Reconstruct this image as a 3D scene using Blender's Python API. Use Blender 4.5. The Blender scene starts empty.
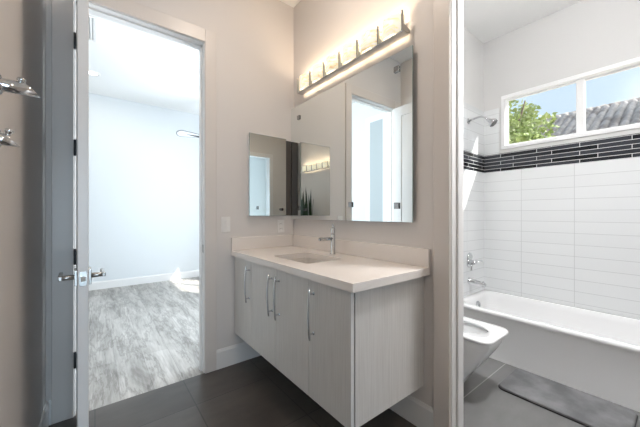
import bpy, bmesh, math, random
from mathutils import Vector, Matrix
random.seed(7)
S = bpy.context.scene
C = S.collection
PI = math.pi

# ------------------------------------------------------------------ camera
TH = 0.6623
cam_d = bpy.data.cameras.new('camera')
cam_d.sensor_width = 36.0
cam_d.lens = 36.0 * 288.7 / 640.0
cam_d.clip_start = 0.02
cam = bpy.data.objects.new('camera', cam_d)
C.objects.link(cam)
cam.location = (0, 0, 1.2)
cam.rotation_euler = (PI / 2, 0, -TH)
S.camera = cam

# ------------------------------------------------------------------ world / sun / exposure
S.view_settings.view_transform = 'Standard'
S.view_settings.look = 'None'
S.view_settings.gamma = 1.0
S.view_settings.use_curve_mapping = False
S.view_settings.exposure = 0.0

world = bpy.data.worlds.new('sky')
S.world = world
world.use_nodes = True
wn = world.node_tree
wn.nodes.clear()
wo = wn.nodes.new('ShaderNodeOutputWorld')
wb = wn.nodes.new('ShaderNodeBackground')
wr = wn.nodes.new('ShaderNodeValToRGB')
wt = wn.nodes.new('ShaderNodeTexCoord')
ws = wn.nodes.new('ShaderNodeSeparateXYZ')
wn.links.new(wt.outputs['Generated'], ws.inputs[0])
wn.links.new(ws.outputs['Z'], wr.inputs[0])
wn.links.new(wr.outputs[0], wb.inputs[0])
wn.links.new(wb.outputs[0], wo.inputs[0])
wr.color_ramp.elements[0].position = 0.0
wr.color_ramp.elements[0].color = (0.74, 0.86, 1.0, 1)
wr.color_ramp.elements[1].position = 0.7
wr.color_ramp.elements[1].color = (0.60, 0.78, 1.0, 1)
wb.inputs[1].default_value = 1.14

SUN = Vector((-1.0, 1.3, -1.45)).normalized()
sun_d = bpy.data.lights.new('sun', 'SUN')
sun_d.energy = 10.0
sun_d.angle = 0.009
sun_d.color = (1.0, 0.95, 0.87)
sun = bpy.data.objects.new('sun', sun_d)
C.objects.link(sun)
sun.rotation_euler = SUN.to_track_quat('-Z', 'Y').to_euler()


def area(name, loc, direction, sx, sy, power, color=(1, 1, 1), portal=False, parent=None, spread=None):
    d = bpy.data.lights.new(name, 'AREA')
    d.shape = 'RECTANGLE'
    d.size, d.size_y = sx, sy
    d.energy = power
    d.color = color
    if spread:
        d.spread = spread
    o = bpy.data.objects.new(name, d)
    C.objects.link(o)
    o.rotation_euler = Vector(direction).to_track_quat('-Z', 'Y').to_euler()
    o.location = loc
    if portal:
        d.cycles.is_portal = True
    if parent:
        o.parent = parent
        o.location = Vector(loc) - Vector(parent.location)
    return o


# daylight coming in through the windows of the three rooms
area('bedroom_daylight', (2.64, 3.28, 1.5), (-1, 0.1, 0.38), 1.25, 1.8, 138, (0.82, 0.92, 1.0))
area('hall_daylight', (0.1, -3.95, 1.25), (0, 1, 0), 1.7, 1.7, 110, (0.62, 0.82, 1.0))
area('bathroom_window_portal', (3.43, 0.585, 2.14), (-1, 0, 0), 1.2, 0.55, 1, portal=True)

# ------------------------------------------------------------------ materials
def mat(name, col, rough=0.5, metal=0.0, spec=0.5, **kw):
    m = bpy.data.materials.new(name)
    m.use_nodes = True
    b = m.node_tree.nodes['Principled BSDF']
    b.inputs['Base Color'].default_value = (*col, 1)
    b.inputs['Roughness'].default_value = rough
    b.inputs['Metallic'].default_value = metal
    b.inputs['Specular IOR Level'].default_value = spec
    for k, v in kw.items():
        b.inputs[k.replace('_', ' ')].default_value = v
    return m


def nodes(m):
    nt = m.node_tree
    return nt, nt.nodes, nt.links, nt.nodes['Principled BSDF']


def pos_map(m, order='xyz', off=(0, 0, 0), scale=(1, 1, 1), source='pos'):
    """world position with its axes reordered, shifted and scaled"""
    nt, N, L, b = nodes(m)
    if source == 'pos':
        g = N.new('ShaderNodeNewGeometry')
        out = g.outputs['Position']
    else:
        g = N.new('ShaderNodeTexCoord')
        out = g.outputs['Object']
    sp = N.new('ShaderNodeSeparateXYZ')
    L.new(out, sp.inputs[0])
    cb = N.new('ShaderNodeCombineXYZ')
    for i, a in enumerate(order):
        ma = N.new('ShaderNodeMath'); ma.operation = 'MULTIPLY_ADD'
        ma.inputs[1].default_value = scale[i]
        ma.inputs[2].default_value = off[i] * scale[i]
        L.new(sp.outputs['xyz'.index(a)], ma.inputs[0])
        L.new(ma.outputs[0], cb.inputs[i])
    return cb.outputs[0]


def paint(name, col, rough=0.6, bump=0.04):
    m = mat(name, col, rough)
    nt, N, L, b = nodes(m)
    v = pos_map(m)
    n = N.new('ShaderNodeTexNoise'); n.inputs['Scale'].default_value = 90; n.inputs['Detail'].default_value = 3
    L.new(v, n.inputs['Vector'])
    bp = N.new('ShaderNodeBump'); bp.inputs['Strength'].default_value = bump; bp.inputs['Distance'].default_value = 0.002
    L.new(n.outputs['Fac'], bp.inputs['Height'])
    L.new(bp.outputs[0], b.inputs['Normal'])
    return m


def ramp(N, stops):
    r = N.new('ShaderNodeValToRGB')
    e = r.color_ramp.elements
    e[0].position, e[0].color = stops[0][0], (*stops[0][1], 1)
    e[1].position, e[1].color = stops[-1][0], (*stops[-1][1], 1)
    for p, c in stops[1:-1]:
        q = e.new(p); q.color = (*c, 1)
    return r


def tile_mat(name, order, off, bw, rh, mortar, c1, c2, cm, rough, offset=0.0, freq=2, bias=0.0, noise=None, bump=0.25):
    m = mat(name, c1, rough)
    nt, N, L, b = nodes(m)
    v = pos_map(m, order, off)
    k = N.new('ShaderNodeTexBrick')
    k.offset, k.offset_frequency, k.squash = offset, freq, 1.0
    k.inputs['Scale'].default_value = 1.0
    k.inputs['Brick Width'].default_value = bw
    k.inputs['Row Height'].default_value = rh
    k.inputs['Mortar Size'].default_value = mortar
    k.inputs['Mortar Smooth'].default_value = 0.1
    k.inputs['Bias'].default_value = bias
    k.inputs['Color1'].default_value = (*c1, 1)
    k.inputs['Color2'].default_value = (*c2, 1)
    k.inputs['Mortar'].default_value = (*cm, 1)
    L.new(v, k.inputs['Vector'])
    out = k.outputs['Color']
    if noise:
        n = N.new('ShaderNodeTexNoise'); n.inputs['Scale'].default_value = noise[0]
        n.inputs['Detail'].default_value = 6; n.inputs['Roughness'].default_value = 0.6
        v2 = pos_map(m, order, (0, 0, 0), (1, 2.2, 1))
        L.new(v2, n.inputs['Vector'])
        r = ramp(N, [(0.3, (1 - noise[1],) * 3), (0.7, (1 + noise[1],) * 3)])
        mx = N.new('ShaderNodeMix'); mx.data_type = 'RGBA'; mx.blend_type = 'MULTIPLY'
        mx.inputs['Factor'].default_value = 1.0
        L.new(n.outputs['Fac'], r.inputs[0])
        L.new(out, mx.inputs['A']); L.new(r.outputs[0], mx.inputs['B'])
        out = mx.outputs['Result']
    L.new(out, b.inputs['Base Color'])
    bp = N.new('ShaderNodeBump'); bp.inputs['Strength'].default_value = bump; bp.inputs['Distance'].default_value = 0.002
    bp.invert = True
    L.new(k.outputs['Fac'], bp.inputs['Height'])
    L.new(bp.outputs[0], b.inputs['Normal'])
    return m


M = {}
M['wall'] = paint('warm_grey_wall_paint', (0.69, 0.655, 0.63), 0.55)
M['white_wall'] = paint('white_wall_paint', (0.80, 0.80, 0.79), 0.6)
M['bath_wall'] = paint('pale_grey_bathroom_paint', (0.68, 0.675, 0.665), 0.55)
M['bed_wall'] = paint('cool_white_bedroom_paint', (0.68, 0.71, 0.73), 0.6)
M['ceiling'] = paint('ceiling_paint', (0.88, 0.88, 0.87), 0.7)
M['trim'] = mat('trim_paint', (0.68, 0.635, 0.60), 0.35)
M['white_trim'] = mat('white_trim_paint', (0.78, 0.77, 0.76), 0.35)
M['door'] = mat('door_paint', (0.74, 0.74, 0.74), 0.35)
M['chrome'] = mat('chrome', (0.62, 0.63, 0.645), 0.09, 1.0)
M['nickel'] = mat('satin_nickel', (0.42, 0.415, 0.40), 0.28, 1.0)
M['dark_nickel'] = mat('dark_nickel', (0.36, 0.36, 0.36), 0.25, 1.0)
M['hinge'] = mat('dark_hinge_metal', (0.10, 0.10, 0.105), 0.4, 0.8)
M['black'] = mat('black_rubber', (0.015, 0.015, 0.016), 0.5)
M['dark_hole'] = mat('dark_opening', (0.01, 0.01, 0.01), 0.7)
M['mirror'] = mat('mirror_silver', (0.84, 0.87, 0.86), 0.0, 1.0)
M['glass_edge'] = mat('mirror_edge_glass', (0.20, 0.27, 0.26), 0.15)
M['wall_shadow'] = mat('painted_wall_shadow', (0.055, 0.045, 0.038), 0.45)  # colour of the shaded wall between the small cabinet and the large mirror
M['porcelain'] = mat('white_porcelain', (0.86, 0.86, 0.86), 0.08)
M['acrylic'] = mat('white_tub_acrylic', (0.88, 0.88, 0.88), 0.12)
M['plastic'] = mat('white_plastic', (0.80, 0.78, 0.76), 0.35)
M['vinyl'] = mat('white_window_vinyl', (0.90, 0.90, 0.90), 0.35)
M['water'] = mat('toilet_water', (0.75, 0.82, 0.86), 0.02, 0.0, 0.6)
M['leaf_dark'] = mat('dark_leaf', (0.02, 0.05, 0.02), 0.35)
M['pot'] = mat('grey_planter', (0.2, 0.2, 0.2), 0.6)
M['soil'] = mat('potting_soil', (0.03, 0.02, 0.015), 0.9)
M['bark'] = mat('bark', (0.16, 0.11, 0.08), 0.9)
M['stucco'] = paint('house_stucco', (0.6, 0.52, 0.43), 0.9)
M['fan_white'] = mat('fan_blade_white', (0.78, 0.80, 0.82), 0.4)
M['fan_grey'] = mat('fan_blade_edge', (0.24, 0.26, 0.27), 0.4)

# window glass: thin, fully see-through with a faint reflection
g = bpy.data.materials.new('window_glass'); g.use_nodes = True
gn = g.node_tree; gn.nodes.clear()
go_ = gn.nodes.new('ShaderNodeOutputMaterial'); gt = gn.nodes.new('ShaderNodeBsdfTransparent')
gt.inputs[0].default_value = (0.95, 0.97, 0.97, 1)
gg = gn.nodes.new('ShaderNodeBsdfGlossy'); gg.inputs['Roughness'].default_value = 0.0
gm = gn.nodes.new('ShaderNodeMixShader'); gm.inputs[0].default_value = 0.04
gn.links.new(gt.outputs[0], gm.inputs[1]); gn.links.new(gg.outputs[0], gm.inputs[2])
gn.links.new(gm.outputs[0], go_.inputs[0])
M['glass'] = g


def emit(name, col, strength, base=(0.8, 0.8, 0.8)):
    m = mat(name, base, 0.3)
    b = m.node_tree.nodes['Principled BSDF']
    b.inputs['Emission Color'].default_value = (*col, 1)
    b.inputs['Emission Strength'].default_value = strength
    return m


M['lens'] = emit('lamp_lens', (1.0, 0.93, 0.82), 3.0)

# alabaster glass of the vanity light: swirled, lit from inside
m = emit('alabaster_shade_glass', (1.0, 0.86, 0.66), 1.0, (0.45, 0.42, 0.36))
nt, N, L, b = nodes(m)
v = pos_map(m, 'xyz', (0, 0, 0), (9, 9, 22))
wv = N.new('ShaderNodeTexNoise'); wv.inputs['Scale'].default_value = 1.3; wv.inputs['Detail'].default_value = 3
wv.inputs['Distortion'].default_value = 2.2
L.new(v, wv.inputs['Vector'])
r = ramp(N, [(0.34, (0.70, 0.45, 0.20)), (0.44, (1.0, 0.84, 0.54)), (0.55, (1.0, 0.93, 0.75))])
L.new(wv.outputs['Fac'], r.inputs[0]); L.new(r.outputs[0], b.inputs['Emission Color'])
b.inputs['Emission Strength'].default_value = 0.82
M['shade'] = m

# pale grained laminate of the vanity (grain runs up and down)
def laminate(name, c0, c1, c2):
    m = mat(name, c1, 0.42)
    nt, N, L, b = nodes(m)
    v = pos_map(m, 'xyz', (0, 0, 0), (1, 1, 0.022))
    n1 = N.new('ShaderNodeTexNoise'); n1.inputs['Scale'].default_value = 150; n1.inputs['Detail'].default_value = 4
    n1.inputs['Roughness'].default_value = 0.7
    L.new(v, n1.inputs['Vector'])
    r = ramp(N, [(0.34, c0), (0.5, c1), (0.66, c2)])
    L.new(n1.outputs['Fac'], r.inputs[0]); L.new(r.outputs[0], b.inputs['Base Color'])
    return m


M['laminate'] = laminate('pale_grained_laminate', (0.58, 0.555, 0.525), (0.635, 0.61, 0.58), (0.67, 0.65, 0.62))
M['lam_edge'] = mat('laminate_edge_band', (0.66, 0.65, 0.63), 0.4)

# quartz
m = mat('cream_quartz', (0.80, 0.745, 0.70), 0.12)
nt, N, L, b = nodes(m)
v = pos_map(m)
n1 = N.new('ShaderNodeTexNoise'); n1.inputs['Scale'].default_value = 260; n1.inputs['Detail'].default_value = 2
L.new(v, n1.inputs['Vector'])
r = ramp(N, [(0.35, (0.785, 0.73, 0.685)), (0.65, (0.815, 0.76, 0.715))])
L.new(n1.outputs['Fac'], r.inputs[0]); L.new(r.outputs[0], b.inputs['Base Color'])
M['quartz'] = m

M['floor_dark'] = tile_mat('dark_floor_tile', 'xyz', (5.0, 3.095, 0), 0.5, 0.5, 0.0035,
                           (0.070, 0.060, 0.053), (0.090, 0.079, 0.071), (0.040, 0.036, 0.033), 0.30, noise=(2.2, 0.28))
M['floor_bath'] = tile_mat('grey_floor_tile', 'xyz', (-0.37, 2.092, 0), 1.20, 0.60, 0.003,
                           (0.175, 0.173, 0.171), (0.205, 0.203, 0.201), (0.42, 0.415, 0.41), 0.3, noise=(1.6, 0.22))
WT = dict(c1=(0.78, 0.795, 0.80), c2=(0.80, 0.815, 0.82), cm=(0.61, 0.62, 0.625))
M['tile_y'] = tile_mat('white_wall_tile', 'yzx', (0.575, 0.397, 0), 0.40, 0.1016, 0.0022, rough=0.07, **WT)
M['tile_x'] = tile_mat('white_side_wall_tile', 'xzy', (0.27, 0.397, 0), 0.40, 0.1016, 0.0022, rough=0.07, **WT)


def mosaic(name, order):
    m = tile_mat(name, order, (0.03, -1.640 + 1.8, 0), 0.31, 0.0366, 0.0020, (0.003, 0.004, 0.005), (0.05, 0.055, 0.065),
                 (0.74, 0.74, 0.74), 0.06, offset=0.37, freq=2)
    m.node_tree.nodes['Principled BSDF'].inputs['Specular IOR Level'].default_value = 0.28
    return m


M['mosaic_y'] = mosaic('dark_glass_mosaic', 'yzx')
M['mosaic_x'] = mosaic('dark_glass_mosaic_side', 'xzy')

# weathered grey plank floor, boards running away from the doorway
m = tile_mat('weathered_grey_planks', 'yxz', (0.35, 0.06, 0), 1.22, 0.19, 0.0012,
             (0.37, 0.355, 0.335), (0.52, 0.505, 0.485), (0.24, 0.23, 0.22), 0.38, offset=0.37, bump=0.1)
nt, N, L, b = nodes(m)
brick = [n for n in N if n.type == 'TEX_BRICK'][0]
v = pos_map(m, 'xyz', (0, 0, 0), (5.5, 0.95, 1))
n1 = N.new('ShaderNodeTexNoise'); n1.inputs['Scale'].default_value = 1.5; n1.inputs['Detail'].default_value = 8
n1.inputs['Roughness'].default_value = 0.68; n1.inputs['Distortion'].default_value = 0.6
L.new(v, n1.inputs['Vector'])
v2 = pos_map(m, 'xyz', (0, 0, 0), (60.0, 3.0, 1))
n2 = N.new('ShaderNodeTexNoise'); n2.inputs['Scale'].default_value = 1.4; n2.inputs['Detail'].default_value = 6
L.new(v2, n2.inputs['Vector'])
r1 = ramp(N, [(0.33, (0.56, 0.545, 0.53)), (0.45, (0.90, 0.895, 0.885)), (0.60, (1.16, 1.16, 1.16))])
r2 = ramp(N, [(0.3, (0.82, 0.81, 0.80)), (0.7, (1.12, 1.12, 1.12))])
L.new(n1.outputs['Fac'], r1.inputs[0]); L.new(n2.outputs['Fac'], r2.inputs[0])
mx = N.new('ShaderNodeMix'); mx.data_type = 'RGBA'; mx.blend_type = 'MULTIPLY'; mx.inputs['Factor'].default_value = 1
mx2 = N.new('ShaderNodeMix'); mx2.data_type = 'RGBA'; mx2.blend_type = 'MULTIPLY'; mx2.inputs['Factor'].default_value = 1
L.new(brick.outputs['Color'], mx.inputs['A']); L.new(r1.outputs[0], mx.inputs['B'])
L.new(mx.outputs['Result'], mx2.inputs['A']); L.new(r2.outputs[0], mx2.inputs['B'])
v3 = pos_map(m, 'xyz', (3.1, 1.7, 0), (5.5, 0.9, 1))
n3 = N.new('ShaderNodeTexNoise'); n3.inputs['Scale'].default_value = 1.1; n3.inputs['Detail'].default_value = 9
n3.inputs['Roughness'].default_value = 0.72; n3.inputs['Distortion'].default_value = 0.35
L.new(v3, n3.inputs['Vector'])
r3 = ramp(N, [(0.46, (1, 1, 1)), (0.495, (0.66, 0.65, 0.64)), (0.505, (0.66, 0.65, 0.64)), (0.54, (1, 1, 1))])
L.new(n3.outputs['Fac'], r3.inputs[0])
mx3 = N.new('ShaderNodeMix'); mx3.data_type = 'RGBA'; mx3.blend_type = 'MULTIPLY'; mx3.inputs['Factor'].default_value = 1
L.new(mx2.outputs['Result'], mx3.inputs['A']); L.new(r3.outputs[0], mx3.inputs['B'])
L.new(mx3.outputs['Result'], b.inputs['Base Color'])
M['planks'] = m

# bath mat pile
m = mat('grey_mat_pile', (0.15, 0.15, 0.155), 0.95, 0, 0.15)
nt, N, L, b = nodes(m)
v = pos_map(m)
n1 = N.new('ShaderNodeTexNoise'); n1.inputs['Scale'].default_value = 7; n1.inputs['Detail'].default_value = 5
L.new(v, n1.inputs['Vector'])
r = ramp(N, [(0.35, (0.155, 0.155, 0.16)), (0.7, (0.27, 0.27, 0.275))])
L.new(n1.outputs['Fac'], r.inputs[0]); L.new(r.outputs[0], b.inputs['Base Color'])
n2 = N.new('ShaderNodeTexNoise'); n2.inputs['Scale'].default_value = 400
L.new(v, n2.inputs['Vector'])
bp = N.new('ShaderNodeBump'); bp.inputs['Strength'].default_value = 0.6; bp.inputs['Distance'].default_value = 0.004
L.new(n2.outputs['Fac'], bp.inputs['Height']); L.new(bp.outputs[0], b.inputs['Normal'])
M['mat'] = m

# clay roof tile and leaves with per-position variation
def varied(name, stops, scale, rough):
    m = mat(name, stops[0][1], rough)
    nt, N, L, b = nodes(m)
    v = pos_map(m)
    n1 = N.new('ShaderNodeTexNoise'); n1.inputs['Scale'].default_value = scale; n1.inputs['Detail'].default_value = 3
    L.new(v, n1.inputs['Vector'])
    r = ramp(N, stops)
    L.new(n1.outputs['Fac'], r.inputs[0]); L.new(r.outputs[0], b.inputs['Base Color'])
    return m


M['roof'] = varied('grey_brown_roof_tile', [(0.3, (0.36, 0.30, 0.27)), (0.5, (0.56, 0.49, 0.45)), (0.7, (0.70, 0.63, 0.59))], 3.0, 0.8)
M['leaf'] = varied('light_green_leaf', [(0.3, (0.20, 0.28, 0.06)), (0.5, (0.38, 0.46, 0.14)), (0.7, (0.58, 0.62, 0.30))], 5.0, 0.5)

# ------------------------------------------------------------------ mesh helpers
def NB():
    return bmesh.new()


def merge(bm, other):
    me = bpy.data.meshes.new('tmp')
    other.to_mesh(me); other.free()
    bm.from_mesh(me)
    bpy.data.meshes.remove(me)


def box(bm, x0, x1, y0, y1, z0, z1, bev=0.0, seg=2):
    t = bmesh.new()
    bmesh.ops.create_cube(t, size=1)
    for v in t.verts:
        v.co = Vector(((x0 + x1) / 2 + v.co.x * (x1 - x0), (y0 + y1) / 2 + v.co.y * (y1 - y0), (z0 + z1) / 2 + v.co.z * (z1 - z0)))
    if bev:
        bmesh.ops.bevel(t, geom=list(t.edges), offset=bev, segments=seg, profile=0.5, affect='EDGES')
    merge(bm, t)


def frame_of(d):
    d = Vector(d).normalized()
    a = Vector((0, 0, 1)) if abs(d.z) < 0.9 else Vector((1, 0, 0))
    u = d.cross(a).normalized()
    return d, u, d.cross(u).normalized()


def lathe(bm, origin, axis, prof, seg=28, smooth=True):
    """prof: (distance along the axis, radius)"""
    d, u, w = frame_of(axis)
    o = Vector(origin)
    rings = []
    for h, r in prof:
        if r < 1e-6:
            rings.append([bm.verts.new(o + d * h)])
        else:
            rings.append([bm.verts.new(o + d * h + (u * math.cos(2 * PI * i / seg) + w * math.sin(2 * PI * i / seg)) * r) for i in range(seg)])
    for a, b_ in zip(rings, rings[1:]):
        for i in range(seg):
            j = (i + 1) % seg
            if len(a) == 1 and len(b_) == 1:
                continue
            if len(a) == 1:
                f = bm.faces.new((a[0], b_[i], b_[j]))
            elif len(b_) == 1:
                f = bm.faces.new((a[i], b_[0], a[j]))
            else:
                f = bm.faces.new((a[i], b_[i], b_[j], a[j]))
            f.smooth = smooth


def cyl(bm, p0, p1, r0, r1=None, seg=20):
    p0, p1 = Vector(p0), Vector(p1)
    r1 = r0 if r1 is None else r1
    h = (p1 - p0).length
    e = min(r0, r1, h) * 0.12
    lathe(bm, p0, p1 - p0, [(0, 0), (0, r0 - e), (e, r0), (h - e, r1), (h, r1 - e), (h, 0)], seg)


def tube(bm, pts, rads, seg=14):
    pts = [Vector(p) for p in pts]
    if not isinstance(rads, (list, tuple)):
        rads = [rads] * len(pts)
    rings = []
    prev_u = None
    for i, p in enumerate(pts):
        t = (pts[min(i + 1, len(pts) - 1)] - pts[max(i - 1, 0)]).normalized()
        if prev_u is None:
            _, u, _ = frame_of(t)
        else:
            u = (prev_u - t * prev_u.dot(t)).normalized()
        prev_u = u
        w = t.cross(u)
        rings.append([bm.verts.new(p + (u * math.cos(2 * PI * k / seg) + w * math.sin(2 * PI * k / seg)) * rads[i]) for k in range(seg)])
    for a, b_ in zip(rings, rings[1:]):
        for k in range(seg):
            j = (k + 1) % seg
            bm.faces.new((a[k], a[j], b_[j], b_[k])).smooth = True
    bm.faces.new(list(reversed(rings[0]))); bm.faces.new(rings[-1])


def rrect(x0, x1, y0, y1, r, n=6):
    """rounded rectangle, counter-clockwise; r a number or (x0y0, x1y0, x1y1, x0y1)"""
    rs = (r,) * 4 if not isinstance(r, (list, tuple)) else r
    out = []
    for (cx, cy, a0), q in zip(((x0, y0, PI), (x1, y0, 1.5 * PI), (x1, y1, 0), (x0, y1, 0.5 * PI)), rs):
        sx = 1 if cx == x0 else -1
        sy = 1 if cy == y0 else -1
        for k in range(n + 1):
            a = a0 + 0.5 * PI * k / n
            out.append((cx + sx * q + math.cos(a) * q, cy + sy * q + math.sin(a) * q))
    return out


def loft(bm, rings, cap0=False, cap1=False, smooth=True):
    vs = [[bm.verts.new(p) for p in ring] for ring in rings]
    n = len(vs[0])
    for a, b_ in zip(vs, vs[1:]):
        for i in range(n):
            j = (i + 1) % n
            bm.faces.new((a[i], a[j], b_[j], b_[i])).smooth = smooth
    if cap0:
        bm.faces.new(list(reversed(vs[0])))
    if cap1:
        bm.faces.new(vs[-1])


def ring_z(pts, z):
    return [(x, y, z) for x, y in pts]


def prism(bm, poly, axis, a0, a1, bev=0.0):
    """extrude a 2-D polygon along x, y or z (poly given in the two other axes in order)"""
    def P(u, v, a):
        return {'x': (a, u, v), 'y': (u, a, v), 'z': (u, v, a)}[axis]
    t = bmesh.new()
    A = [t.verts.new(P(u, v, a0)) for u, v in poly]
    B = [t.verts.new(P(u, v, a1)) for u, v in poly]
    n = len(poly)
    for i in range(n):
        j = (i + 1) % n
        t.faces.new((A[i], A[j], B[j], B[i]))
    t.faces.new(list(reversed(A))); t.faces.new(B)
    bmesh.ops.recalc_face_normals(t, faces=t.faces)
    if bev:
        bmesh.ops.bevel(t, geom=list(t.edges), offset=bev, segments=2, profile=0.5, affect='EDGES')
    merge(bm, t)


def obj(name, bm, material, parent=None, recalc=True, label=None):
    """link a mesh built in world coordinates"""
    if recalc:
        bmesh.ops.recalc_face_normals(bm, faces=bm.faces)
    me = bpy.data.meshes.new(name)
    if parent:
        o0 = Vector((0, 0, 0)); p = parent
        while p is not None:
            o0 += Vector(p.location); p = p.parent
    else:
        xs = [v.co for v in bm.verts]
        o0 = Vector(((min(c.x for c in xs) + max(c.x for c in xs)) / 2, (min(c.y for c in xs) + max(c.y for c in xs)) / 2, min(c.z for c in xs)))
    bmesh.ops.translate(bm, verts=bm.verts, vec=-o0)
    bm.to_mesh(me); bm.free()
    me.materials.append(M[material] if isinstance(material, str) else material)
    o = bpy.data.objects.new(name, me)
    C.objects.link(o)
    if parent:
        o.parent = parent
    else:
        o.location = o0
    if label:
        o['label'] = label
    return o


def tag(o, label, cat, group=None):
    o['label'] = label; o['category'] = cat
    if group:
        o['group'] = group
    return o


def thing(name, loc, label, cat, group=None):
    o = bpy.data.objects.new(name, None)
    o.empty_display_size = 0.05
    C.objects.link(o)
    o.location = loc
    return tag(o, label, cat, group)


def struct(name, bm, material, parent=None):
    o = obj(name, bm, material, parent)
    if not parent:
        o['kind'] = 'structure'
    return o


def copy_tree(o, parent=None):
    c = o.copy(); C.objects.link(c)
    if parent:
        c.parent = parent
    for ch in list(o.children):
        copy_tree(ch, c)
    return c


# ------------------------------------------------------------------ room shell
XV, YD = 1.443, 2.246          # vanity wall face, doorway wall face
XL = -0.22                     # wall face left of the doorway
XW, YS = 3.33, 1.38            # tub window wall face, shower wall face
DX0, DX1 = -0.092, 0.645       # doorway in the back wall
DH = 2.48
VY0, VY1 = 0.04, 0.751         # doorway in the vanity wall
VT = 0.12                      # wall thickness
CH, BCH, RCH = 3.094, 3.047, 3.08

bm = NB(); box(bm, -1.0, XV + 0.06, -1.72, YD, -0.1, 0); struct('floor', bm, 'floor_dark')
bm = NB(); box(bm, XV + 0.06, XW + 0.2, -0.3, YS + 0.1, -0.1, 0); struct('floor_bathroom', bm, 'floor_bath')
bm = NB(); box(bm, -3.1, 2.75, YD, 5.9, -0.1, 0); struct('floor_bedroom', bm, 'planks')
bm = NB(); box(bm, -1.6, 1.7, -4.1, -1.72, -0.1, 0); struct('floor_hall', bm, 'planks')
bm = NB(); box(bm, -1.0, XV + VT, -1.72, YD + 0.06, CH, CH + 0.1); struct('ceiling', bm, 'ceiling')
bm = NB(); box(bm, XV + VT, XW + 0.2, -0.3, YS + 0.1, BCH, BCH + 0.12); struct('ceiling_bathroom', bm, 'ceiling')
bm = NB(); box(bm, -3.1, 2.75, YD + 0.06, 5.9, RCH, RCH + 0.1); struct('ceiling_bedroom', bm, 'ceiling')
bm = NB(); box(bm, -1.6, 1.7, -4.1, -1.72, CH, CH + 0.1); struct('ceiling_hall', bm, 'ceiling')

# back wall with the doorway to the bedroom
bm = NB()
box(bm, XL - 0.1, DX0 - 0.012, YD, YD + VT, 0, CH)
box(bm, DX1 + 0.012, XV + VT, YD, YD + VT, 0, CH)
box(bm, DX0 - 0.012, DX1 + 0.012, YD, YD + VT, DH + 0.012, CH)
struct('wall_back', bm, 'wall')
# vanity wall with the doorway to the bathroom
bm = NB()
box(bm, XV, XV + VT, VY1 + 0.012, YD, 0, CH)
box(bm, XV, XV + VT, -1.72, VY0 - 0.012, 0, CH)
box(bm, XV, XV + VT, VY0 - 0.012, VY1 + 0.012, DH + 0.012, CH)
struct('wall_right', bm, 'wall')
# left wall: a stub beside the doorway, then an alcove
bm = NB()
box(bm, XL - 0.12, XL, 1.0, YD, 0, CH)
box(bm, -0.92, XL - 0.12, 1.0, 1.12, 0, CH)
struct('wall_left', bm, 'wall')
bm = NB(); box(bm, -0.92, -0.8, -1.72, 1.0, 0, CH); struct('wall_alcove', bm, 'wall')
HX0, HX1 = -0.36, 0.34
bm = NB()
box(bm, -0.92, HX0, -1.72, -1.6, 0, CH); box(bm, HX1, XV, -1.72, -1.6, 0, CH)
box(bm, HX0, HX1, -1.72, -1.6, DH, CH)
struct('wall_front', bm, 'wall')
bm = NB(); prism(bm, [(HX0 - 0.09, 0), (HX0, 0), (HX0, DH), (HX1, DH), (HX1, 0), (HX1 + 0.09, 0), (HX1 + 0.09, DH + 0.09), (HX0 - 0.09, DH + 0.09)], 'y', -1.6, -1.585)
struct('trim_3', bm, 'white_trim')
# hall behind the camera
bm = NB(); box(bm, -1.6, -1.5, -4.0, -1.72, 0, CH)
struct('wall_hall_left', bm, 'white_wall')
bm = NB(); box(bm, 1.6, 1.7, -4.0, -1.72, 0, CH); struct('wall_hall_right', bm, 'white_wall')
bm = NB()
box(bm, -1.6, -0.8, -4.1, -4.0, 0, CH); box(bm, 1.0, 1.7, -4.1, -4.0, 0, CH)
box(bm, -0.8, 1.0, -4.1, -4.0, 0, 0.35); box(bm, -0.8, 1.0, -4.1, -4.0, 2.4, CH)
struct('wall_hall_end', bm, 'white_wall')
# bedroom walls
BY = 5.76
bm = NB(); box(bm, -3.1, 2.75, BY, BY + 0.12, 0, RCH); struct('wall_bedroom_far', bm, 'bed_wall')
bm = NB(); box(bm, -3.1, -3.0, YD + VT, BY, 0, RCH); struct('wall_bedroom_left', bm, 'bed_wall')
WY0, WY1, WZ0, WZ1 = 2.62, 3.95, 0.55, 2.44
bm = NB()
box(bm, 2.6, 2.75, YD + VT, WY0, 0, RCH); box(bm, 2.6, 2.75, WY1, BY, 0, RCH)
box(bm, 2.6, 2.75, WY0, WY1, 0, WZ0); box(bm, 2.6, 2.75, WY0, WY1, WZ1, RCH)
struct('wall_bedroom_right', bm, 'bed_wall')
bm = NB(); box(bm, -3.0, XL - 0.1, YD, YD + VT, 0, RCH); box(bm, XV + VT, 2.6, YD, YD + VT, 0, RCH); struct('wall_bedroom_near', bm, 'bed_wall')
# bathroom walls
bm = NB(); box(bm, XV + VT, XW + 0.2, YS, YS + 0.1, 0, BCH); struct('wall_shower', bm, 'bath_wall')
bm = NB(); box(bm, XV + VT, XW + 0.2, -0.26, -0.14, 0, BCH); struct('wall_bathroom_end', bm, 'bath_wall')
BW = dict(y0=-0.035, y1=1.205, z0=1.862, z1=2.412)
bm = NB()
box(bm, XW, XW + 0.09, -0.14, BW['y0'], 0, BCH); box(bm, XW, XW + 0.09, BW['y1'], YS, 0, BCH)
box(bm, XW, XW + 0.09, BW['y0'], BW['y1'], 0, BW['z0']); box(bm, XW, XW + 0.09, BW['y0'], BW['y1'], BW['z1'], BCH)
struct('wall_window', bm, 'bath_wall')

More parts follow.
